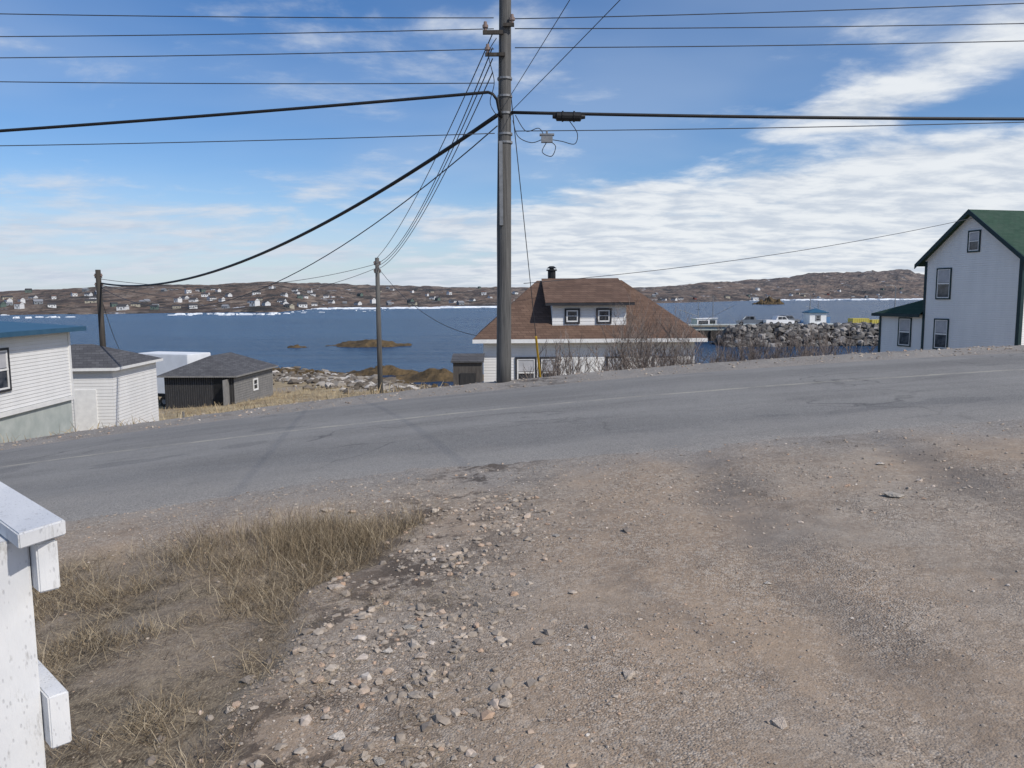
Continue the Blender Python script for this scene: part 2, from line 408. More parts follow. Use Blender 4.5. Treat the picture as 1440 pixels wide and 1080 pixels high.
# ------------------------------------------------------------ FAR LAND
def Dsh(u): return np.interp(u,[-1.2,-.75,-.3,-.24,0,.12,.22,.34,.6,1.2],[430,440,470,640,700,760,950,1300,1500,1500])
def offp(u): return np.interp(u,[-1.2,-.66,-.5,-.3,-.15,0,.12,.2,.26,.35,.45,.53,.7,1.2],[10,11,18,22,16,13,11,13,18,25,34,31,26,26])
def FZ(u,y):
    D=Dsh(u)+30*fbm(u*22,0*u,4,50)
    Rr=420+Dsh(u)*.35
    t=(y-D)/Rr
    top=8+offp(u)/1088*(Dsh(u)+Rr)
    x=u*y
    e=np.where(t<0,t*8,top*(sm(t*.75+.12)-sm(.12))/(1-sm(.12)))
    e=np.where(t>0,e+1.2+np.minimum(t*8,1)*(top*.36*fbm(x/110,y/110,5,60)+top*.24*fbm(x/24,y/24,5,61)),e)
    return SEA+e-.6
us=np.linspace(-1.15,1.15,620);fy=np.concatenate([np.arange(380,1100,8),np.arange(1100,2300,20)])
UU,FY=np.meshgrid(us,fy)
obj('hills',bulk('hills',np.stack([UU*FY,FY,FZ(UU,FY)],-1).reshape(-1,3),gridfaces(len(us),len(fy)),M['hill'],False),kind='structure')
# distant houses
def dist_house(name,w,d,h,r,wc,rc):
    mb=MB();mb.box((-w/2,-d/2,-2),(w/2,d/2,h),0)
    mb.add([(-w/2-.3,-d/2-.4,h-.1),(w/2+.3,-d/2-.4,h-.1),(w/2+.3,d/2+.4,h-.1),(-w/2-.3,d/2+.4,h-.1),(-w/2-.3,0,h+r),(w/2+.3,0,h+r)],[(0,1,5,4),(2,3,4,5),(3,2,1,0)],1)
    mb.add([(-w/2-.01,-d/2,h),(-w/2-.01,d/2,h),(-w/2-.01,0,h+r*.93),(w/2+.01,-d/2,h),(w/2+.01,d/2,h),(w/2+.01,0,h+r*.93)],[(0,2,1),(3,4,5)],0)
    for k in (-.3,.3):
        mb.box((k*w-.5,-d/2-.03,h*.4),(k*w+.5,-d/2-.005,h*.75),2)
    mb.box((-.5,-d/2-.03,0),(.5,-d/2-.005,h*.6),2)
    return mb.mesh(name,[wc,rc,M['glass']])
def flat(n,c): return simple(n,tuple(k*.85 for k in c),c,1,.8)
W1=flat('paint_white_far',(.68,.69,.69));W2=flat('paint_cream_far',(.42,.39,.31));W3=flat('paint_red_far',(.20,.06,.05));W4=flat('paint_grey_far',(.22,.24,.26));W5=flat('paint_green_far',(.12,.17,.15))
R1=flat('roof_dark_far',(.06,.06,.065));R2=flat('roof_brown_far',(.13,.085,.07));R3=flat('roof_pale_far',(.24,.25,.27))
variants=[(dist_house('house_mesh_a',9,7,3.2,2.2,W1,R1),'small white house with dark gable roof on the far shore'),
(dist_house('house_mesh_b',7,6,4.8,2,W1,R2),'two storey white house with brown roof on the far shore'),
(dist_house('house_mesh_c',11,7,3,1.8,W2,R1),'long cream bungalow with dark roof on the far shore'),
(dist_house('house_mesh_d',6,5,2.8,1.8,W3,R1),'small red painted shed with dark roof by the water'),
(dist_house('house_mesh_e',8,6,3,2.2,W4,R3),'grey house with pale roof on the rocky far shore'),
(dist_house('house_mesh_f',13,8,4,1.5,W1,R3),'long white shop-like building with pale roof across the bay'),
(dist_house('house_mesh_g',8,6,4,2,W5,R1),'green two storey house with dark roof across the bay')]
pts=[];tries=0
while len(pts)<135 and tries<9000:
    tries+=1
    u=random.uniform(-.72,.53)
    dens=np.interp(u,[-.7,-.5,-.3,-.1,0,.12,.2,.35,.5],[.7,1,1,.9,.5,.3,.7,.8,.6])
    if random.random()>dens: continue
    D=float(Dsh(u));k=abs(random.gauss(0,.6));y=D+30+k*330
    if u>.2: y=D+35+k*160
    z=float(FZ(np.array(u),np.array(y)))
    if z<SEA+1.2: continue
    x=u*y
    if any((x-a)**2+(y-b)**2<13**2 for a,b,_ in pts): continue
    pts.append((x,y,z))
for x,y,z in pts:
    me,lab=random.choices(variants,[5,4,3,.6,4,.5,1.5])[0]
    o=obj('house',me,(x,y,z),random.uniform(-1,1),label=lab,cat='house',group='village houses across the bay')
    s=random.uniform(.48,.78);o.scale=(s,s,s)
# ice
def floes(name,regs,seed,label):
    r=np.random.default_rng(seed);mb=MB()
    for (x0,x1,y0,y1,n,s0,s1,hh) in regs:
        for _ in range(n):
            x=r.uniform(x0,x1);y=r.uniform(y0,y1);s=s0+(s1-s0)*r.random()**1.6;k=r.integers(5,8);h=r.uniform(.2,1)*hh
            an=np.sort(r.uniform(0,6.28,k));rd=r.uniform(.6,1,k)*s
            v=[(x+math.cos(a)*q*1.6,y+math.sin(a)*q,SEA-.2) for a,q in zip(an,rd)]+[(x+math.cos(a)*q*1.3,y+math.sin(a)*q*.8,SEA+h*r.uniform(.6,1)) for a,q in zip(an,rd)]
            f=[tuple(range(k,2*k))]+[(i,(i+1)%k,(i+1)%k+k,i+k) for i in range(k)]
            mb.add(v,f)
    return obj(name,mb.mesh(name,M['ice']),kind='stuff',label=label)
floes('sea_ice',[(-168,-60,570,640,130,2,7,1.),(-60,0,600,680,110,2,8,1.),(0,90,620,740,70,2,8,1.),(-175,-120,385,425,34,.7,2.6,1.2),(-230,-208,350,375,12,.7,2.2,.9),(-330,-255,400,430,14,.7,2.4,.8),(-140,-60,430,520,16,.6,1.8,.6),(430,760,1150,1330,200,3,11,2.),(300,430,1180,1300,40,2,7,1.2)],3,'broken white sea ice floating along the far shore')
# ------------------------------------------------------------ rocks generator
def icos():
    p=(1+5**.5)/2
    v=np.array([(-1,p,0),(1,p,0),(-1,-p,0),(1,-p,0),(0,-1,p),(0,1,p),(0,-1,-p),(0,1,-p),(p,0,-1),(p,0,1),(-p,0,-1),(-p,0,1)],float)
    v/=np.linalg.norm(v[0])
    f=np.array([(0,11,5),(0,5,1),(0,1,7),(0,7,10),(0,10,11),(1,5,9),(5,11,4),(11,10,2),(10,7,6),(7,1,8),(3,9,4),(3,4,2),(3,2,6),(3,6,8),(3,8,9),(4,9,5),(2,4,11),(6,2,10),(8,6,7),(9,8,1)])
    return v,f
IV,IF=icos()
def rocks(P,size,r,flat=.6,jit=.22):
    n=len(P);V=np.repeat(IV[None],n,0)+r.normal(0,jit,(n,12,3))*.8
    sc=np.stack([r.uniform(.7,1.25,n),r.uniform(.6,1.1,n),r.uniform(flat*.6,flat*1.2,n)],1)
    V*=sc[:,None,:]*size[:,None,None]
    a=r.uniform(0,6.28,n);c,s=np.cos(a),np.sin(a)
    X=V[:,:,0]*c[:,None]-V[:,:,1]*s[:,None];Y=V[:,:,0]*s[:,None]+V[:,:,1]*c[:,None]
    V=np.stack([X,Y,V[:,:,2]],-1)+P[:,None,:]
    F=(IF[None]+12*np.arange(n)[:,None,None]).reshape(-1,3)
    return V.reshape(-1,3),F
def scatter_pebbles():
    Ps=[];Sz=[]
    def add(n,x0,x1,y0,y1,s0,s1,fn=None,pw=2.5):
        x=rng.uniform(x0,x1,n);y=rng.uniform(y0,y1,n)
        keep=np.ones(n,bool)
        if fn is not None: keep=rng.random(n)<fn(x,y)
        x=x[keep];y=y[keep];s=s0+(s1-s0)*rng.random(len(x))**pw
        z=G(x,y)+s*.15
        Ps.append(np.stack([x,y,z],1));Sz.append(s)
    ng=lambda x,y:(1-.8*grasszone(x,y))*(.12+.88*sm((fbm(x*1.1,y*1.1,4,14)+.06)/.14))
    add(18000,-2.3,3.0,1.8,3.8,.0028,.010,ng,3.2)
    add(13000,-4,6.5,3.5,7.5,.004,.014,ng,3)
    edge=lambda x,y:np.exp(-((x+.68-.1*(y-3))/.55)**2)*(1-.6*grasszone(x,y))*(.3+.7*sm((fbm(x*2,y*2,3,15)+.1)/.15))
    add(10000,-2.2,1.,1.7,6.5,.006,.034,edge,3.4)
    add(2200,-5,7.5,5.8,8.0,.005,.018,lambda x,y:sm((nearedge(x)+.4-y)/.8))
    add(280,-1.5,6.5,2.,7.3,.012,.028,ng,2)
    add(1300,-14,16,14.3,16.6,.01,.04)
    P=np.concatenate(Ps);s=np.concatenate(Sz)
    V,F=rocks(P,s,rng,.6)
    obj('gravel',bulk('gravel',V,F,M['pebble']),kind='stuff',label='loose mixed gravel and pebbles over the dirt driveway')
scatter_pebbles()
rm=[]
for i in range(4):
    V,F=rocks(np.zeros((1,3)),np.array([1.]),np.random.default_rng(40+i),.55,.25)
    me=bulk('rock_mesh',V,F,simple('rock_face_%s'%'abcd'[i],[(.36,.32,.27),(.42,.34,.27),(.47,.36,.27),(.50,.44,.37)][i],[(.50,.45,.38),(.58,.50,.41),(.56,.41,.29),(.64,.59,.52)][i],1.2,.9,.5,4,.1))
    rm.append(me)
rp=[(2.75,5.45,.075),(1.0,2.75,.035),(-.42,2.33,.045),(-.95,2.45,.045),(-1.02,2.36,.035),(-.75,2.6,.035),(-.9,3.4,.045),(-.62,3.65,.04),(-.55,3.9,.04),(-.45,3.55,.035),(-.85,3.95,.035),(-.7,2.9,.05),(-.5,2.7,.03),(-1.1,4.6,.05),(-.2,3.0,.03),(1.4,4.1,.03),(3.6,4.6,.04),(.5,3.2,.03),(2.4,3.4,.03),(3.1,6.4,.05),(.3,5.2,.035),(-1.6,6.5,.06),(-1.35,6.35,.05),(-1.1,6.6,.045),(1.9,2.6,.028),(-.3,2.2,.035)]
for i,(x,y,s) in enumerate(rp):
    o=obj('rock',rm[i%4],(x,y,g1(x,y)+s*.15),random.uniform(0,6),label='pale angular loose rock lying on the gravel driveway',cat='rock',group='loose rocks on the gravel')
    o.scale=(s*1.05,s*.85,s*.75)
# dry grass
def blades(P,L,W,r,lean=(.3,1.25),bend=.5):
    n=len(P);a=r.uniform(0,6.28,n);th=r.uniform(lean[0],lean[1],n)
    d=np.stack([np.cos(a)*np.sin(th),np.sin(a)*np.sin(th),np.cos(th)],1)
    th2=np.minimum(th+r.uniform(0,bend,n),1.75);a2=a+r.normal(0,.6,n)
    d2=np.stack([np.cos(a2)*np.sin(th2),np.sin(a2)*np.sin(th2),np.cos(th2)],1)
    sa=r.uniform(0,6.28,n);side=np.stack([np.cos(sa),np.sin(sa),np.zeros(n)],1)*W[:,None]
    m=P+d*(L*.5)[:,None];tp=m+d2*(L*.5)[:,None]
    V=np.stack([P-side,P+side,m-side*.8,m+side*.8,tp-side*.2,tp+side*.2],1)
    F=(np.array([(0,1,3,2),(2,3,5,4)])[None]+6*np.arange(n)[:,None,None]).reshape(-1,4)
    return V.reshape(-1,3),F
def dry_grass():
    n=330000
    x=rng.uniform(-5.5,.3,n);y=rng.uniform(1.2,6.9,n)
    gz=grasszone(x,y);cl=fbm(x*2.4,y*2.4,4,70);patch=sm((fbm(x*1.0,y*1.0,3,90)+.12)/.16)
    k=rng.random(n)<gz*(.08+.92*sm((cl+.09)/.15))*np.where(y>3.3,(.2+.8*patch)*.55,(.55+.45*patch))
    x=x[k];y=y[k];cl=cl[k]
    P=np.stack([x,y,G(x,y)-.005],1)
    tall=np.exp(-(((x+1.4)/.7)**2+((y-5.7)/.6)**2))+.5*np.exp(-(((x+2.6)/1.)**2+((y-5.6)/.5)**2))
    L=rng.uniform(.04,.17,len(x))*(1+.8*tall+1.6*np.clip(cl,0,.4))
    W=rng.uniform(.0008,.0020,len(x))
    V,F=blades(P,L,W,rng,(.5,1.55))
    n=5500;x=rng.normal(-1.45,.6,n);y=rng.normal(5.75,.34,n);k=(grasszone(x,y)>.3)&(fbm(x*4,y*4,2,55)>-.06);x=x[k];y=y[k]
    P2=np.stack([x,y,G(x,y)],1);V2,F2=blades(P2,rng.uniform(.12,.33,len(x)),rng.uniform(.0009,.0018,len(x)),rng,(.02,.75))
    F2=F2+len(V)
    n=9000;x=rng.normal(-.75,.45,n);y=rng.uniform(1.8,6.5,n);k=fbm(x*3,y*3,3,66)>0;x=x[k];y=y[k]
    P3=np.stack([x,y,G(x,y)+.004],1);V3,F3=blades(P3,rng.uniform(.03,.12,len(x)),rng.uniform(.0007,.0015,len(x)),rng,(1.0,1.6));F3=F3+len(V)+len(V2)
    obj('dry_grass',bulk('dry_grass',np.concatenate([V,V2,V3]),np.concatenate([F,F2,F3]),M['straw']),kind='stuff',label='matted dry straw coloured grass beside the driveway')
dry_grass()
def far_grass():
    n=90000
    x=rng.uniform(-34,30,n);y=16.2+rng.random(n)**1.5*50
    k=(fbm(x/4,y/4,3,33)>-.12)&(y<shore(x)-8)&((x<-1.5)|(rng.random(n)<.25)&(y>17.5))
    x=x[k];y=y[k]
    P=np.stack([x,y,G(x,y)-.02],1)
    V,F=blades(P,rng.uniform(.12,.38,len(x)),rng.uniform(.005,.015,len(x)),rng,(.1,1.2))
    obj('meadow_grass',bulk('meadow_grass',V,F,M['far_straw']),kind='stuff',label='pale dry meadow grass on the slope below the road')
far_grass()
# shore rubble
n=1300;x=rng.normal(-15.,4.5,n);y=shore(x)-7+rng.normal(0,3.8,n)
P=np.stack([x,y,G(x,y)+.1],1);s=.12+.5*rng.random(n)**3
n2=700;x2=rng.uniform(-32,10,n2);y2=shore(x2)+rng.normal(-1,1.8,n2);P2=np.stack([x2,y2,np.maximum(G(x2,y2),SEA-.2)],1)
V,F=rocks(P,s,rng,.6);obj('shore_rubble',bulk('shore_rubble',V,F,M['rubble']),kind='stuff',label='pale broken rock rubble along the shoreline')
V,F=rocks(P2,.15+.4*rng.random(n2),rng,.6);obj('seaweed_rocks',bulk('seaweed_rocks',V,F,M['islet']),kind='stuff',label='dark wet seaweed covered stones at the waterline')
# islets
def islet(cx,cy,lx,ly,hh,seed,label):
    gx=np.linspace(-1.2,1.2,60);gy=np.linspace(-1.2,1.2,24);X,Y=np.meshgrid(gx,gy)
    r=np.sqrt(X**2+Y**2);z=(1-r)*hh*1.2+hh*1.6*fbm(X*4+seed,Y*2.5+seed,4,seed)
    z=np.where(r>1.05,-1.,z)
    obj('rock_islet',bulk('rock_islet',np.stack([X*lx/2,Y*ly/2,z],-1).reshape(-1,3),gridfaces(60,24),M['islet'],False),(cx,cy,SEA-.05),label=label,cat='rock islet')
islet(-24.3,131,14,9,.9,3,'low dark weedy rock islet just breaking the water')
islet(-35.5,128,3.6,3,.4,8,'tiny dark rock awash in the bay')
islet(-7,76,12,6,.8,5,'dark seaweed covered rock ledge at the shoreline')
islet(-14,82,9,5,.7,15,'dark seaweed covered rock ledge beside the rubble')
islet(232,700,30,26,5,12,'dark humped rock island offshore')
# ------------------------------------------------------------ breakwater, wharf
r2=np.random.default_rng(5);n=1500
x=r2.uniform(34,62,n);t=r2.uniform(-1,1,n);y=126+t*5+.03*(x-33)
top=SEA+3.4*(1-np.abs(t)**1.5)*sm((x-33)/3.)*(.85+.15*r2.random(n))
P=np.stack([x,y,top-.2],1);s=.3+.55*r2.random(n)**1.5
V,F=rocks(P,s,r2,.75,.2)
obj('breakwater',bulk('breakwater',V,F,M['boulder']),label='breakwater of piled grey armour stone boulders',cat='breakwater')
wh=obj('wharf',None,(30,138,SEA),label='long concrete and timber wharf in the harbour',cat='wharf')
mb=MB().box((-1,0,1.9),(50,14,2.5));obj('deck',mb.mesh('deck',M['concrete']),parent=wh)
mb=MB().box((-1,-.25,2.5),(50,0.1,2.8));obj('curb',mb.mesh('curb',simple('curb_timber',(.18,.16,.12),(.28,.25,.2))),parent=wh)
mb=MB().box((-1,.1,-2),(50,1,1.9));obj('wharf_face',mb.mesh('wharf_face',M['pole_dark']),parent=wh)
for i in range(26): obj('piling',MB().tube([(i*2-.5,-.15,-2),(i*2-.5,-.15,1.89)],.18,8).mesh('piling',M['pole_dark']),parent=wh)
DK=SEA+2.5
def lamp_post(x,y,z,h):
    e=obj('lamp_post',None,(x,y,z),label='slim grey lamp post on the wharf',cat='lamp post',group='lamp posts on the wharf')
    obj('shaft',MB().tube([(0,0,0),(0,0,h)],[.12,.07],8).mesh('shaft',M['galv']),parent=e)
    obj('arm',MB().tube([(0,0,h-.1),(-.5,0,h+.25),(-1.3,0,h+.3)],.05,6).mesh('arm',M['galv']),parent=e)
    obj('lamp_head',MB().box((-1.9,-.12,h+.2),(-1.2,.12,h+.36)).mesh('lamp_head',M['galv']),parent=e)
lamp_post(74,150,DK,7)
lamp_post(58,151,DK,5.5)
def small_win(par,x,y,z,w,h,rot,fm,curt=False,name='window'):
    p=obj(name,MB().box((-w/2,-.012,0),(w/2,-.004,h)).mesh('pane',M['glass']),(x,y,z),rot,par)
    mb=MB();b=.07
    mb.box((-w/2-b,-.05,-b),(-w/2,.0,h+b));mb.box((w/2,-.05,-b),(w/2+b,.0,h+b))
    mb.box((-w/2,-.05,h),(w/2,.0,h+b));mb.box((-w/2,-.05,-b),(w/2,.0,0));
    obj('frame',mb.mesh('frame',fm),parent=p)
    mb=MB();mb.box((-w/2,-.04,h*.48),(w/2,-.014,h*.53));mb.box((-w/2,-.035,0),(-w/2+.05,-.014,h*.48));mb.box((w/2-.05,-.035,0),(w/2,-.014,h*.48));mb.box((-w/2,-.035,h*.53),(-w/2+.05,-.014,h));mb.box((w/2-.05,-.035,h*.53),(w/2,-.014,h));mb.box((-w/2+.05,-.035,0),(w/2-.05,-.014,.05));mb.box((-w/2+.05,-.035,h-.05),(w/2-.05,-.014,h))
    obj('sash',mb.mesh('sash',M['trim_white']),parent=p)
    if curt: obj('curtain',MB().box((-w/2+.05,-.0135,h*.55),(w/2-.05,-.0125,h-.06)).mesh('curtain',M['curtain']),parent=p)
    return p
def hip_roof(x0,x1,y0,y1,z,h,rl0,rl1,mat,th=.12,axis='x'):
    mb=MB();cx=(x0+x1)/2;cy=(y0+y1)/2
    if axis=='x': a=(rl0,cy,z+h);b=(rl1,cy,z+h);v=[(x0,y0,z),(x1,y0,z),(x1,y1,z),(x0,y1,z),a,b];f=[(0,1,5,4),(1,2,5),(2,3,4,5),(3,0,4)]
    else: a=(cx,rl0,z+h);b=(cx,rl1,z+h);v=[(x0,y0,z),(x1,y0,z),(x1,y1,z),(x0,y1,z),a,b];f=[(0,1,4),(1,2,5,4),(2,3,5),(3,0,4,5)]
    mb.add(v,f,0)
    mb.box((x0,y0,z-th),(x1,y1,z-.002),1)
    return mb
e=obj('wharf_shed',None,(55.5,142,DK),0,label='small white wharf building with blue trimmed roof',cat='shed')
obj('wall',MB().box((-1.5,-1.5,0),(1.5,1.5,2.3)).mesh('wall',M['white_siding']),parent=e)
obj('roof',hip_roof(-1.8,1.8,-1.8,1.8,2.4,.7,-.1,.1,M['blue_metal']).mesh('roof',[M['blue_metal'],M['blue_metal']]),parent=e)
small_win(e,0,-1.5,.9,.8,.9,0,M['trim_dark'])
def pickup(x,y,z,rot,paint,label):
    e=obj('pickup_truck',None,(x,y,z),rot,label=label,cat='pickup truck')
    pr=[(-2.7,.45),(2.6,.45),(2.65,.95),(1.5,1.08),(.85,1.75),(-.55,1.78),(-.85,1.1),(-2.7,1.1)]
    mb=MB();w=.92
    v=[(a,-w,b) for a,b in pr]+[(a,w,b) for a,b in pr];k=len(pr)
    mb.add(v,[tuple(range(k)),tuple(range(2*k-1,k-1,-1))]+[(i,i+k,(i+1)%k+k,(i+1)%k) for i in range(k)])
    obj('body',mb.mesh('body',paint),parent=e)
    for s in (-1,1):
        yy=s*(w+.006)
        obj('side_window',MB().add([(-.45,yy,1.15),(.25,yy,1.15),(.25,yy,1.66),(-.45,yy,1.68)],[(0,1,2,3)]).mesh('side_window',M['glass']),parent=e)
        obj('side_window',MB().add([(.32,yy,1.15),(1.25,yy,1.15),(.8,yy,1.66),(.32,yy,1.66)],[(0,1,2,3)]).mesh('side_window',M['glass']),parent=e)
    obj('windscreen',MB().add([(1.42,-.8,1.17),(1.42,.8,1.17),(.93,.75,1.70),(.93,-.75,1.70)],[(0,1,2,3)]).mesh('windscreen',M['glass']),parent=e)
    for sx in (-1.75,1.75):
        for s in (-1,1):
            wv=obj('wheel',MB().tube([(sx,s*.72,.38),(sx,s*.96,.38)],.38,16).mesh('wheel',M['rubber']),parent=e)
            obj('rim',MB().tube([(sx,s*.95,.38),(sx,s*.975,.38)],.2,12).mesh('rim',M['galv']),parent=wv)
pw=flat('white_car_paint',(.75,.75,.76));pb=flat('grey_car_paint',(.18,.2,.23))
pickup(48.5,141,DK,.1,pw,'white pickup truck parked on the wharf')
pickup(44,142.5,DK,2.9,pb,'grey pickup truck parked on the wharf')
pickup(51.5,146,DK,.3,pb,'dark grey pickup truck parked farther along the wharf')
def crate_stack(x,y,z,w,h,label):
    mb=MB().box((0,0,0),(w,2.2,h))
    for i in range(int(w/.4)+1): mb.box((i*.4,-.06,.05),(i*.4+.1,-.003,h-.05))
    e=obj('storage_container',mb.mesh('storage_container',flat('yellow_container_paint',(.50,.42,.10))),(x,y,z),label=label,cat='container',group='yellow containers on the wharf')
crate_stack(62.5,142,DK,3,1.2,'yellow ribbed storage container on the wharf')
crate_stack(66.3,142.6,DK,2.4,.9,'low yellow ribbed storage container on the wharf')
def boat(x,y,rot,L,hc,label,mast=5):
    e=obj('fishing_boat',None,(x,y,SEA),rot,label=label,cat='boat',group='fishing boats at the wharf')
    ns=12;mb=MB();V=[];F=[]
    for i in range(ns+1):
        t=i/ns;xx=-L/2+L*t;w=L*.16*(1-max(0,(t-.5)/.5)**2.2)*(.9 if t<.05 else 1);sh=1.1+.9*t*t
        w=max(w,.03)
        prof=[(-w,sh),(-w*.95,sh*.55),(-w*.65,-.2),(0,-.55),(w*.65,-.2),(w*.95,sh*.55),(w,sh)]
        for a,b in prof: V.append((xx,a,b))
    for i in range(ns):
        for k in range(6): F.append((i*7+k,i*7+k+1,(i+1)*7+k+1,(i+1)*7+k))
        F.append((i*7,(i+1)*7,(i+1)*7+6,i*7+6))
    F.append(tuple(range(7)))
    mb.add(V,F);obj('hull',mb.mesh('hull',hc),parent=e)
    w=L*.12
    mb=MB().box((L*.02,-w,1.25),(L*.27,w,3.4)).box((L*.0,-w*1.1,3.4),(L*.30,w*1.1,3.52))
    wh=obj('wheelhouse',mb.mesh('wheelhouse',pw),parent=e)
    obj('window',MB().box((L*.27+.004,-w*.85,2.4),(L*.27+.02,w*.85,3.1)).mesh('window',M['glass']),parent=wh)
    obj('window',MB().box((L*.05,-w-.02,2.4),(L*.24,-w-.004,3.1)).mesh('window',M['glass']),parent=wh)
    obj('window',MB().box((L*.05,w+.004,2.4),(L*.24,w+.02,3.1)).mesh('window',M['glass']),parent=wh)
    mb=MB().tube([(L*.1,0,3.5),(L*.1,0,3.5+mast)],[.09,.05],6).tube([(L*.1,0,3.9),(-L*.3,0,3.2+mast*.6)],.05,6).tube([(L*.1,-1,3.5+mast*.5),(L*.1,1,3.5+mast*.5)],.04,6).tube([(L*.1,0,3.5+mast),(L*.48,0,1.9)],.015,4).tube([(L*.1,0,3.5+mast),(-L*.48,0,1.2)],.015,4)
    obj('mast',mb.mesh('mast',M['galv']),parent=e)
boat(36.5,156,.25,11,flat('hull_yellow_green',(.45,.52,.12)),'yellow green fishing boat with white wheelhouse moored at the wharf',3.6)
boat(42,158,2.9,10,flat('hull_white',(.72,.74,.76)),'white fishing boat with tall mast moored at the wharf',4.6)
boat(84,215,.1,9,flat('hull_blue',(.1,.2,.35)),'blue fishing boat with white wheelhouse in the harbour',3)
# ------------------------------------------------------------ RIGHT HOUSE
rh=obj('two_storey_house',None,(23.9,36.5,-5.1),math.radians(14.3),label='white clapboard two storey house with steep green gable roof',cat='house')
EZ=6.9;RZ_=9.15;WX=10;WY=6
mb=MB().add([(0,0,0),(WX,0,0),(WX,WY,0),(0,WY,0),(0,0,EZ),(WX,0,EZ),(WX,WY,EZ),(0,WY,EZ),(0,WY/2,RZ_),(WX,WY/2,RZ_)],
 [(0,1,5,4),(1,2,6,9,5),(2,3,7,6),(3,0,4,8,7)])
obj('wall',mb.mesh('wall',M['white_siding']),parent=rh)
sl=(RZ_-EZ)/(WY/2);o_=.4;th=.14
def slab(mb,x0,x1,ya,za,yb,zb,th,m=0):
    mb.add([(x0,ya,za),(x1,ya,za),(x1,yb,zb),(x0,yb,zb),(x0,ya,za+th),(x1,ya,za+th),(x1,yb,zb+th),(x0,yb,zb+th)],[(3,2,1,0),(4,5,6,7),(0,1,5,4),(1,2,6,5),(2,3,7,6),(3,0,4,7)],m)
mb=MB();slab(mb,-.3,WX+.3,-o_,EZ-o_*sl+.01,WY/2-.0,RZ_+.01,th);slab(mb,-.3,WX+.3,WY+o_,EZ-o_*sl+.01,WY/2+.0,RZ_+.01,th)
rf=obj('roof',mb.mesh('roof',M['roof_green']),parent=rh)
mb=MB();slab(mb,-.34,-.301,-o_-.02,EZ-o_*sl-.12,WY/2,RZ_-.08,.24);obj('rake_board',mb.mesh('rake_board',M['trim_green']),parent=rf)
mb=MB();slab(mb,-.34,-.301,WY+o_+.02,EZ-o_*sl-.12,WY/2,RZ_-.08,.24);obj('rake_board',mb.mesh('rake_board',M['trim_green']),parent=rf)
obj('corner_board',MB().box((-.03,WY-.16,0),(-.003,WY,EZ-.05)).mesh('corner_board',M['trim_green']),parent=rh)
obj('corner_board',MB().box((-.03,0.001,0),(-.003,.16,EZ-.05)).mesh('corner_board',M['trim_green']),parent=rh)
obj('corner_board',MB().box((-.03,-.03,0),(.16,-.003,EZ-.3)).mesh('corner_board',M['trim_green']),parent=rh)
for (yy,zz,w,h) in ((2.85,7.25,.62,.95),(4.65,4.9,.85,1.5),(4.65,2.25,.85,1.5)):
    small_win(rh,-.002,yy,zz,w,h,-math.pi/2,M['trim_green'],True)
for xx in (2,5,8):
    small_win(rh,xx,-.002,4.9,.85,1.5,0,M['trim_green'],True);small_win(rh,xx,-.002,2.25,.85,1.5,0,M['trim_green'],True)
obj('door',MB().box((3.2,-.06,0.3),(4.1,-.004,2.4)).mesh('door',M['trim_green']),parent=rh)
mb=MB().box((.08,WY+.003,0),(4.,WY+3.4,4.0));an=obj('annex',mb.mesh('annex',M['white_siding']),parent=rh)
mb=MB().add([(-.2,WY+.01,4.02),(-.2,WY+3.7,4.02),(4.3,WY+3.7,4.02),(4.3,WY+.01,4.02),(.9,WY+.01,5.0),(3.6,WY+.01,5.0)],[(1,0,4),(1,4,5,2),(2,5,3),(0,1,2,3)])
ar=obj('roof',mb.mesh('annex_roof',M['roof_green']),parent=an)
obj('fascia',MB().box((-.24,WY+.01,3.86),(-.2,WY+3.74,4.03)).mesh('fascia',M['trim_green']),parent=ar)
obj('corner_board',MB().box((.04,WY+3.25,0),(.077,WY+3.4,3.86)).mesh('corner_board',M['trim_green']),parent=an)
small_win(rh,.078,WY+1.35,2.25,.85,1.5,-math.pi/2,M['trim_green'],True)
# ------------------------------------------------------------ MIDDLE HOUSE
mh=obj('bungalow',None,(3,30,-4.6),0,label='white bungalow with brown shingled hip roof and front dormer',cat='house')
W=4.1
obj('wall',MB().box((-W,0,0),(W,7.2,2.95)).mesh('wall',M['white_siding']),parent=mh)
obj('foundation',MB().box((-W-.03,-.03,-.8),(W+.03,7.23,.2)).mesh('foundation',M['concrete']),parent=mh)
rf=obj('roof',hip_roof(-W-.4,W+.4,-.4,7.6,3.0,2.3,-1.9,1.75,None,.15).mesh('roof',[M['roof_brown'],M['trim_white']]),parent=mh)
dx0,dx1=-1.4,1.5;dy=.45
zb=3.25;zt=4.3
dm=obj('dormer',MB().add([(dx0,dy,zb),(dx1,dy,zb),(dx1,dy,zt),(dx0,dy,zt),(dx0,3.2,zb+1.6),(dx1,3.2,zb+1.6),(dx1,3.2,zt+.9),(dx0,3.2,zt+.9)],[(0,1,2,3),(1,5,6,2),(4,0,3,7)]).mesh('dormer',M['white_siding']),parent=mh)
mb=MB();x0,x1=dx0-.28,dx1+.28
mb.add([(x0,dy-.3,zt-.02),(x1,dy-.3,zt-.02),(dx1+.1,3.62,5.35),(dx0-.3,3.62,5.35),(x0,dy-.3,zt+.08),(x1,dy-.3,zt+.08),(dx1+.1,3.62,5.39),(dx0-.3,3.62,5.39)],[(3,2,1,0),(4,5,6,7),(1,2,6,5),(3,0,4,7)])
rr=obj('dormer_roof',mb.mesh('dormer_roof',M['roof_brown']),parent=dm)
obj('fascia',MB().box((x0,dy-.33,zt-.04),(x1,dy-.302,zt+.065)).mesh('fascia',M['trim_dark']),parent=rr)
small_win(mh,-.62,dy-.002,3.62,.46,.46,0,M['trim_dark']);small_win(mh,.62,dy-.002,3.62,.46,.46,0,M['trim_dark'])
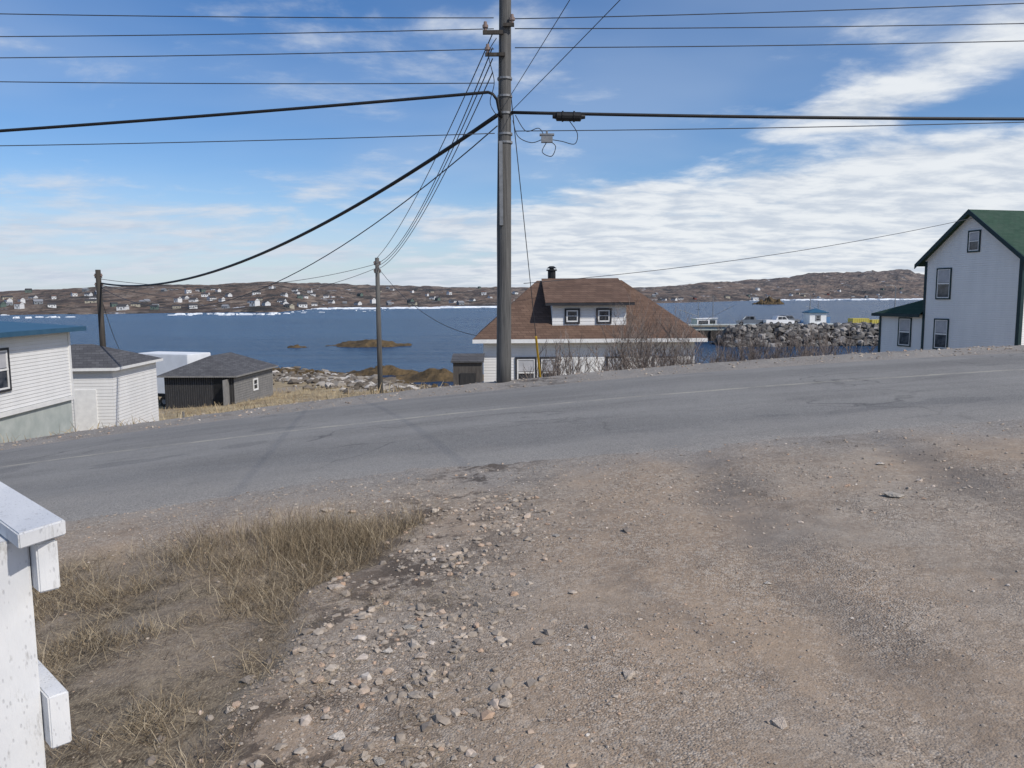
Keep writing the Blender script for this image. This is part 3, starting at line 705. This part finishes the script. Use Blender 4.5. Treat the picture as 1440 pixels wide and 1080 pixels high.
ch=obj('chimney',MB().tube([(-1.25,3.8,4.9),(-1.25,3.8,5.72)],.17,10).tube([(-1.25,3.8,5.72),(-1.25,3.8,5.78)],.23,10).tube([(-1.25,3.8,5.83),(-1.25,3.8,5.92)],[.22,.1],10).tube([(-1.25,3.8,5.78),(-1.25,3.8,5.85)],.1,8).mesh('chimney',M['black']),parent=rf)
for xx,w in ((-2.45,.7),(-1.55,.62),(1.05,.62),(2.9,.7)):
    small_win(mh,xx,-.002,1.12,w,1.1,0,M['trim_dark'],True)
small_win(mh,-W-.002,2.4,1.0,.8,1.1,-math.pi/2,M['trim_dark'],True)
dr=obj('door',MB().box((-.6,-.05,.2),(.25,-.004,2.2)).mesh('door',M['trim_white']),parent=mh)
obj('handle',MB().tube([(-.5,-.05,1.2),(-.5,-.1,1.2)],.03,8).mesh('handle',M['galv']),parent=dr)
e=obj('garden_shed',None,(-1.64,28.7,-4.6),0,label='small weathered dark plank shed beside the bungalow',cat='shed')
obj('wall',MB().box((-.55,0,0),(.52,.9,2.2)).mesh('wall',M['brown_wood']),parent=e)
mb=MB();slab(mb,-.62,.60,-.1,2.2,1.0,2.4,.06);obj('roof',mb.mesh('roof',M['roof_grey']),parent=e)
obj('door',MB().box((-.3,-.04,0.1),(.3,-.004,1.8)).mesh('door',M['dark_wood']),parent=e)
# ------------------------------------------------------------ LEFT BUILDINGS
lh=obj('clapboard_house',None,(-15.2,26.6,-5.35),math.radians(3),label='white clapboard house with low blue metal roof on concrete foundation',cat='house')
FB=2.1;TP=4.3
obj('wall',MB().box((-9,-9,FB),(0,0,TP)).mesh('wall',M['white_siding']),parent=lh)
obj('foundation',MB().box((-8.95,-8.95,-1.),(-.05,-.05,FB)).mesh('foundation',M['concrete']),parent=lh)
mb=MB();
mb.add([(.4,-9.4,TP),(.4,.4,TP),(-4.5,.4,TP+.35),(-4.5,-9.4,TP+.35),(-9.4,.4,TP),(-9.4,-9.4,TP),(.4,-9.4,TP+.15),(.4,.4,TP+.15),(-4.5,.4,TP+.5),(-4.5,-9.4,TP+.5),(-9.4,.4,TP+.15),(-9.4,-9.4,TP+.15)],
 [(6,7,8,9),(9,8,10,11),(0,1,7,6),(1,2,8,7),(2,4,10,8),(4,5,11,10),(5,3,9,11),(3,0,6,9),(3,2,1,0),(5,4,2,3)])
obj('roof',mb.mesh('roof',M['blue_metal']),parent=lh)
obj('corner_board',MB().box((.003,-.13,FB),(.03,0,TP)).mesh('corner_board',M['trim_white']),parent=lh)
obj('skirt_board',MB().box((.003,-9,FB-.15),(.04,0,FB-.01)).mesh('skirt_board',M['trim_white']),parent=lh)
small_win(lh,.002,-4.25,2.75,1.15,1.15,math.pi/2,M['trim_dark'],True)
small_win(lh,.002,-7.5,2.75,1.15,1.15,math.pi/2,M['trim_dark'],True)
ws=obj('white_shed',None,(-16.6,32,-6.1),math.radians(4),label='white painted shed with low dark hip roof',cat='shed')
obj('wall',MB().box((-4.4,0,.1),(0,4.7,3.3)).mesh('wall',M['white_siding_old']),parent=ws)
obj('foundation',MB().box((-4.38,.02,-.8),(-.02,4.68,.35)).mesh('foundation',M['concrete']),parent=ws)
obj('roof',hip_roof(-4.65,.25,-.25,4.95,3.32,.85,-2.6,-1.8,None).mesh('roof',[M['roof_grey'],M['trim_white']]),parent=ws)
obj('door',MB().box((-1.6,-.04,.4),(-.7,-.003,2.4)).mesh('door',M['trim_white']),parent=ws)
tr=obj('box_trailer',None,(-24.6,54,float(G(-25,54))),math.radians(-20),label='white box trailer parked behind the sheds',cat='trailer')
mb=MB().box((-2.4,0,.95),(2.4,2.3,3.75));
obj('body',mb.mesh('body',flat('trailer_white',(.76,.78,.8)),bevel=.04),parent=tr)
obj('chassis',MB().box((-2.2,.2,.7),(2.2,2.1,.95)).box((2.2,1.,.7),(3.5,1.3,.85)).mesh('chassis',M['black']),parent=tr)
for xx in (-.9,.1):
    for yy in (.15,2.15):
        w_=obj('wheel',MB().tube([(xx,yy-.12,.38),(xx,yy+.12,.38)],.38,16).mesh('wheel',M['rubber']),parent=tr)
        obj('rim',MB().tube([(xx,yy-.13,.38),(xx,yy+.13,.38)],.18,10).mesh('rim',M['galv']),parent=w_)
ds=obj('weathered_shed',None,(-18.1,50,-7.0),math.radians(-3),label='weathered dark grey plank shed with low hip roof and open doorway',cat='shed')
mb=MB().box((-4.6,0,-.3),(0,7,2.05),0)
for i in range(31): mb.box((-4.6+i*.15,-.02,-.3),(-4.6+i*.15+.12,-.002,2.03),1)  # front planks in darker wood: shade of this side put into the colour
for i in range(13): mb.box((.002,.03,-.1+i*.165),(.03,6.97,-.1+i*.165+.14),0)
obj('wall',mb.mesh('wall',[M['grey_wood'],M['dark_wood']]),parent=ds)
obj('roof',hip_roof(-4.95,.35,-.35,7.35,2.08,1.15,1.8,5.2,None,.1,'y').mesh('roof',[M['roof_grey'],M['grey_wood']]),parent=ds)
obj('door',MB().box((-1.3,-.05,-.1),(-.35,-.022,1.85)).mesh('door',M['black']),parent=ds,label='black panel painting the shade inside the open doorway')  # solid black panel; its colour stands in for the shade inside the doorway
obj('door_leaf',MB().box((-.34,-.9,-.1),(-.28,-.05,1.85)).mesh('door_leaf',M['grey_wood']),parent=ds)
small_win(ds,.032,3.6,.75,.7,.7,math.pi/2,M['trim_white'])
# ------------------------------------------------------------ POLES AND WIRES
def insul(par,x,y,z):
    mb=MB().tube([(x,y,z),(x,y,z+.05),(x,y,z+.05),(x,y,z+.10),(x,y,z+.10),(x,y,z+.16)],[.03,.03,.055,.055,.035,.03],8)
    obj('insulator',mb.mesh('insulator',M['porcelain']),parent=par)
BP=(-.17,15.55)
bz=g1(*BP)
pl=obj('utility_pole',None,(BP[0],BP[1],bz),label='tall weathered wooden utility pole at the roadside',cat='utility pole')
H=8.9
pts_=[(0+.009*i*1.0,0,-.3+(H+.3)*i/12) for i in range(13)]
obj('shaft',MB().tube(pts_,[.152-.045*i/12 for i in range(13)],20).mesh('shaft',M['pole'],True),parent=pl)
def L(z): return z-bz
for xa,xb,zz,hh in ((-.34,.05,4.98,.07),(.05,.26,5.12,.06),(-.3,.08,4.58,.06)):
    b_=obj('bracket',MB().box((xa,-.19,L(zz)),(xb,-.13,L(zz)+hh)).mesh('bracket',M['pole_dark']),parent=pl)
    insul(b_,xa+.05 if xa<0 else xb-.04,-.16,L(zz)+hh)
for zz in (3.0,3.16,3.55,3.87,4.2):
    obj('strap',MB().tube([(.07,0,L(zz)-.02),(.07,0,L(zz)+.02)],.145,14).mesh('strap',M['galv']),parent=pl)
obj('conduit',MB().box((-.05,-.19,L(1.4)),(.02,-.13,L(3.0))).mesh('conduit',M['galv']),parent=pl)
obj('ground_wire',MB().tube([(-.11,-.11,.05),(-.10,-.11,3),(-.03,-.10,6.5)],.008,5).mesh('ground_wire',M['wire']),parent=pl)
def small_pole(x,y,top,r0,mat,label):
    z0=g1(x,y)
    e=obj('utility_pole',None,(x,y,z0),label=label,cat='utility pole')
    h=top-z0
    obj('shaft',MB().tube([(0,0,-.4),(0,0,h*.5),(0,0,h)],[r0,r0*.9,r0*.75],12).mesh('shaft',mat,True),parent=e)
    for dz in (.35,.75):
        b=obj('bracket',MB().tube([(-.16,0,h-dz),(.16,0,h-dz)],.03,6).mesh('bracket',M['galv']),parent=e)
        insul(b,-.14,0,h-dz+.02);insul(b,.14,0,h-dz+.02)
    return e
small_pole(-18.5,35,1.35,.145,M['pole_dark'],'dark wooden utility pole beside the white shed')
small_pole(-6.85,40,2.05,.14,M['pole'],'pale grey wooden utility pole on the grassy slope')
def wire(a,b,sag,r,label,name='utility_wire',mat=None,n=36,extra_start=None,cat='wire'):
    a=Vector(a);b=Vector(b);p=[]
    for i in range(n+1):
        s=i/n;q=a.lerp(b,s);q.z-=4*sag*s*(1-s);p.append(q)
    if extra_start: p=[Vector(k) for k in extra_start]+p
    return obj(name,MB().tube(p,r,6).mesh(name,mat or M['wire'],True),label=label,cat=cat,group='overhead lines')
y0=15.45
def span(side,xa,za,z1,sag,r,lab,name='utility_wire',mat=None,es=None):
    X=side*38;s=abs(9.9*side-xa)/abs(X-xa);d=(z1-za+4*sag*s*(1-s))/s
    return wire((xa,y0,za),(X,y0,za+d),sag,r,lab,name,mat,60,es)
tl='thin overhead power wire strung from the utility pole'
for za,zl in ((5.30,5.44),(5.10,5.02),(4.73,4.63),(4.1,4.19),(3.16,2.99)):
    span(-1,-.3,za,zl,.35,.009,tl)
for za,zr in ((5.28,5.5),(5.1,5.13),(4.75,4.81),(3.2,3.3)): span(1,.1,za,zr,.35,.009,tl)
span(-1,-.42,3.93,3.27,.35,.030,'thick black communication cable attached to the utility pole','communication_cable',M['cable'],[(-.17,y0-.02,3.45),(-.22,y0-.05,3.62),(-.25,y0-.05,3.78),(-.33,y0-.02,3.89)])
span(1,0.02,3.55,3.36,.35,.032,'thick black communication cable attached to the utility pole','communication_cable',M['cable'])
wire((-.25,y0,3.5),(-18.4,35,.75),1.15,.040,'thick black communication cable sagging between two poles','communication_cable',M['cable'])
wire((-.25,y0,3.3),(-18.4,35,.55),2.0,.012,tl)
for i,z in enumerate((4.75,4.55,4.3)): wire((-.33,y0,z),(-6.95+.1*i,40,1.75-.12*i),.9-.12*i,.012,tl)
wire((-.33,y0,5.0),(-6.95,40,1.95),.5,.012,tl)
wire((-18.5,35,.95),(-6.85,40,1.75),.7,.014,tl);wire((-18.5,35,.7),(-6.85,40,1.55),1.1,.014,tl)
wire((-6.85,40,1.6),(-1.2,31,-1.55),.7,.012,tl)
wire((-24,48,-3.7),(-18.5,35,.4),.5,.014,tl)
wire((.5,31.5,.55),(23.2,39.2,3.8),.35,.014,'thin service wire running to the two storey house')
wire((0,y0,3.85),(4.9,-4,6.85),.1,.0065,'thin service drop wire crossing above the driveway');wire((.05,y0,3.6),(8.8,-4,8.0),.1,.0065,'thin service drop wire crossing above the driveway')
gy_=(.95,22.5);gz_=g1(*gy_)
gw=obj('guy_wire',MB().tube([(-.08,15.65,4.9),(gy_[0],gy_[1],gz_-.1)],.010,5).mesh('guy_wire',M['wire']),label='steel guy wire with yellow guard behind the pole',cat='guy wire')
A=Vector((-.08,15.65,4.9));Bv=Vector((gy_[0],gy_[1],gz_-.1))
obj('guard',MB().tube([A.lerp(Bv,.70),A.lerp(Bv,.99)],.03,8).mesh('guard',M['yellow']),parent=gw)
sc=obj('splice_case',MB().tube([(.82,y0,3.47),(.88,y0,3.47),(.9,y0,3.47),(1.36,y0,3.46),(1.38,y0,3.46),(1.45,y0,3.46)],[.04,.05,.09,.09,.05,.04],12).tube([(1.0,y0,3.47),(1.03,y0,3.47)],.105,12).tube([(1.22,y0,3.465),(1.25,y0,3.465)],.105,12).mesh('splice_case',M['cable']),label='black cylindrical splice case hanging on the cable',cat='splice case')
tb=obj('terminal_box',MB().box((.60,y0-.05,2.98),(.82,y0+.05,3.11)).box((.57,y0-.06,3.11),(.85,y0+.06,3.14)).tube([(.71,y0,3.14),(.71,y0,3.2)],.02,6).mesh('terminal_box',M['galv']),label='small grey terminal box hanging from the wire',cat='terminal box')
def loop(pts,r): 
    P=[Vector(p) for p in pts];out=[]
    for i in range(len(P)-1):
        p0=P[max(i-1,0)];p1=P[i];p2=P[i+1];p3=P[min(i+2,len(P)-1)]
        for k in range(8):
            t=k/8;out.append(.5*((2*p1)+(-p0+p2)*t+(2*p0-5*p1+4*p2-p3)*t*t+(-p0+3*p1-3*p2+p3)*t**3))
    out.append(P[-1])
    obj('drop_cable',MB().tube(out,r,5).mesh('drop_cable',M['cable'],True),label='thin black drop cable looping beside the pole',cat='cable',group='drop cable loops')
loop([(.05,y0,3.4),(.15,y0,3.1),(.4,y0,2.98),(.6,y0,3.03)],.008)
loop([(.1,y0,3.5),(.3,y0,3.2),(.55,y0,3.25),(.66,y0,3.1)],.008)
loop([(.82,y0,3.03),(1.0,y0,3.0),(1.25,y0,2.95),(1.3,y0,3.15),(1.15,y0,3.38)],.008)
loop([(.7,y0,2.98),(.62,y0,2.8),(.8,y0,2.72),(.88,y0,2.9),(.78,y0,3.0)],.008)
loop([(-.25,y0-.1,4.9),(-.4,y0-.1,4.6),(-.3,y0-.1,4.1),(-.38,y0-.1,3.7),(-.2,y0-.1,3.4)],.008)
# ------------------------------------------------------------ BUSHES
def bush_mesh(name,h,spread,stems,seed,lev0=3):
    r=random.Random(seed);mb=MB()
    def br(p,d,L_,rad,lev):
        n=4;q=[p];dd=d.copy()
        for i in range(n):
            dd=(dd+Vector((r.gauss(0,.16),r.gauss(0,.16),r.gauss(.06,.08)))).normalized();q.append(q[-1]+dd*L_/n)
        mb.tube(q,[rad*(1-.18*i) for i in range(5)],3,cap=False)
        if lev>0:
            for _ in range(r.randint(3,5)):
                t=r.uniform(.25,1);k=min(int(t*n),n-1);b=q[k].lerp(q[k+1],t*n-k)
                nd=(dd+Vector((r.gauss(0,.5),r.gauss(0,.5),r.gauss(.2,.3)))).normalized()
                br(b,nd,L_*r.uniform(.4,.62),max(rad*.6,.0045),lev-1)
    for i in range(stems):
        a=r.uniform(0,6.28);q=r.uniform(0,spread*.5)
        d=Vector((math.cos(a)*r.uniform(.05,.5),math.sin(a)*r.uniform(.05,.5),1)).normalized()
        br(Vector((math.cos(a)*q,math.sin(a)*q*.6,-.1)),d,h*r.uniform(.4,.85),h*.006+.005,lev0)
    zs=float(np.percentile([v[2] for v in mb.v],96));k=h/zs
    mb.v=[(x*k,y*k,z*k) for x,y,z in mb.v]
    return mb.mesh(name,M['twig'])
bt=[bush_mesh('bush_tall',2.9,1.9,15,1),bush_mesh('bush_mid',1.6,2.2,15,2),bush_mesh('bush_low',1.3,2.4,16,3),bush_mesh('bush_thin',1.6,1.4,7,4)]
bl=['tall leafless brown shrub in front of the bungalow','leafless grey brown roadside shrub','low leafless tangled roadside shrub','sparse leafless shrub in front of the bungalow windows']
for x,y,k,zt_ in ((4.5,25.5,0,-.45),(5.2,26.5,0,-.9),(3.9,24.8,3,-1.4),(1.9,23,3,-1.35),(1.45,24,3,-1.6),(2.7,24,3,-1.8),(5.6,24.6,1,-1.25),(6.5,24.5,1,-1.35),(7.3,24.6,1,-1.25),(8.1,24.8,1,-1.35),(6.,22.6,2,-1.45),(6.9,22.8,2,-1.35),(7.8,22.8,2,-1.4),(8.7,23.4,2,-1.3),(9.3,24,1,-1.45),(4.7,22.6,3,-1.6),(9.9,24.4,3,-1.3)):
    gz=g1(x,y);hh=[2.9,1.6,1.3,1.6][k];s=(zt_-gz)/hh
    o=obj('bush',bt[k],(x,y,gz),random.uniform(0,6),label=bl[k],cat='bush',group='leafless shrubs below the road');sx_=min(s,1.0);o.scale=(sx_,sx_,s)
def stake(x,y,h):
    obj('fence_stake',MB().tube([(0,0,-.2),(.02,0,h*.5),(0,0,h)],[.05,.045,.04],7).mesh('fence_stake',M['grey_wood']),(x,y,g1(x,y)),label='thin weathered stake in the dry grass',cat='stake',group='stakes in the grass')
stake(-11.6,27,1.1);stake(-8.5,30,.8);stake(-13.5,25,1.)
# ------------------------------------------------------------ WHITE FENCE
ax=math.radians(136)
PX,PY=-1.035,1.47;pz=g1(PX,PY)
fe_=obj('white_fence',None,(PX,PY,pz),ax,label='white painted wooden fence post with cap rail and side boards',cat='fence')
HT=-.465-pz
hw=.047;ys_=-.018
obj('post',MB().box((-hw,-hw+ys_,-.2),(hw,hw,HT)).mesh('post',M['post'],bevel=.004),parent=fe_)
obj('post',MB().box((1.75-hw,-hw+ys_,-.4),(1.75+hw,hw,HT)).mesh('post',M['post'],bevel=.004),parent=fe_)
mb=MB();z0=HT+.001;z1=HT+.032
mb.add([(-.085,-.122,z0),(1.95,-.122,z0),(1.95,-.030,z0),(-.125,-.030,z0),(-.085,-.122,z1),(1.95,-.122,z1),(1.95,-.030,z1),(-.125,-.030,z1)],[(3,2,1,0),(4,5,6,7),(0,1,5,4),(1,2,6,5),(2,3,7,6),(3,0,4,7)])
obj('cap_rail',mb.mesh('cap_rail',M['post'],bevel=.003),parent=fe_)
for z0,z1 in ((HT-.105,HT-.005),(HT-.43,HT-.32)):
    obj('rail_board',MB().box((-.085,-hw+ys_-.040,z0),(1.9,-hw+ys_-.002,z1)).mesh('rail_board',M['post'],bevel=.003),parent=fe_)
# ------------------------------------------------------------ WORLD
w=bpy.data.worlds.new("World");S.world=w;w.use_nodes=True
t=NT(w.node_tree);bg=w.node_tree.nodes['Background']
sunv=Vector((.60,-.52,.76)).normalized()
el=math.asin(sunv.z);az=math.atan2(sunv.x,sunv.y)
sky=t.n('ShaderNodeTexSky');sky.sky_type='NISHITA';sky.sun_disc=False;sky.sun_elevation=el;sky.sun_rotation=az
sky.air_density=1.0;sky.dust_density=.4;sky.ozone_density=3.0
tc=t.n('ShaderNodeTexCoord');sx=t.n('ShaderNodeSeparateXYZ');t.l(tc.outputs['Generated'],sx.inputs[0])
X,Y,Z=sx.outputs
def smst(v,a,b):
    x=t.n('ShaderNodeMapRange');x.interpolation_type='SMOOTHSTEP';x.inputs[1].default_value=a;x.inputs[2].default_value=b;t.l(v,x.inputs[0]);return x.outputs[0]
def sub(a,b): return t.math('SUBTRACT',a,b)
def mul(a,b): return t.math('MULTIPLY',a,b)
def add(a,b): return t.math('ADD',a,b)
zz=add(t.math('MAXIMUM',Z,0.0),.13)
cx=t.n('ShaderNodeCombineXYZ');t.l(t.math('DIVIDE',X,zz),cx.inputs[0]);t.l(t.math('DIVIDE',Y,zz),cx.inputs[1])
n1=t.noise(t.scale(cx.outputs[0],(.8,.9,1)),1.7,9,.6,.35)
n2=t.noise(t.scale(cx.outputs[0],(.4,.5,1)),1.1,4,.5)
n3=t.noise(t.scale(cx.outputs[0],(.8,1.1,1)),4.,8,.6,.2)
n=add(mul(n1,.50),add(mul(n2,.28),mul(n3,.22)))
n=add(mul(sub(n,.5),1.9),.5)
xp=X
top=add(mul(xp,.155),.108)
Abank=mul(smst(sub(top,Z),-.03,.05),smst(xp,-.2,.12))
c2=add(mul(xp,.25),.112)
Bb=mul(sub(1,smst(t.math('ABSOLUTE',sub(Z,c2)),.0,.06)),smst(xp,.2,.38))
low=sub(1,smst(Z,.10,.21))
wis=sub(1,smst(t.math('ABSOLUTE',sub(Z,.30)),0,.10))
wis=mul(wis,sub(1,smst(t.math('ABSOLUTE',add(xp,.12)),.10,.32)))
bias=add(mul(Abank,.34),add(mul(Bb,.32),add(mul(low,.19),mul(wis,.16))))
dens0=add(n,bias)
mask=smst(dens0,.57,.88)
haze=mul(sub(1,smst(Z,0,.16)),.5)
dens=smst(n3,.36,.62)
ccol=t.mix(dens,(6.0,6.6,7.5),(8.5,8.8,9.1))
lft=sub(1,smst(xp,-.2,.12))
ccol=t.mix(mul(lft,.6),ccol,(5.3,6.0,7.2))
hs=t.n('ShaderNodeHueSaturation');hs.inputs['Saturation'].default_value=1.22;hs.inputs['Value'].default_value=1.05;t.l(sky.outputs[0],hs.inputs['Color'])
tint=t.mix(1.,hs.outputs[0],(1.0,1.0,1.12),'MULTIPLY')
base=t.mix(haze,tint,(4.9,6.2,8.2))
veil=mul(smst(n2,.40,.62),.25)
base=t.mix(veil,base,(5.4,6.4,7.9))
col=t.mix(mul(mask,.94),base,ccol)
t.l(col,bg.inputs[0]);bg.inputs[1].default_value=.1
sl_=bpy.data.lights.new('sun','SUN');sl_.energy=3.7;sl_.angle=math.radians(.55);sl_.color=(1,.94,.86)
so=bpy.data.objects.new('sun',sl_);COL.objects.link(so);so.rotation_euler=sunv.to_track_quat('Z','Y').to_euler()
# ------------------------------------------------------------ CAMERA
cam=bpy.data.cameras.new('camera');co=bpy.data.objects.new('camera',cam);COL.objects.link(co)
cam.sensor_width=36;cam.lens=27.2;cam.clip_end=20000;cam.clip_start=.05
Rm=Matrix.Rotation(math.radians(90-6.4),4,'X')@Matrix.Rotation(math.radians(-.4),4,'Z')
co.matrix_world=Rm
S.camera=co
S.view_settings.view_transform='Standard';S.view_settings.look='None';S.view_settings.exposure=0
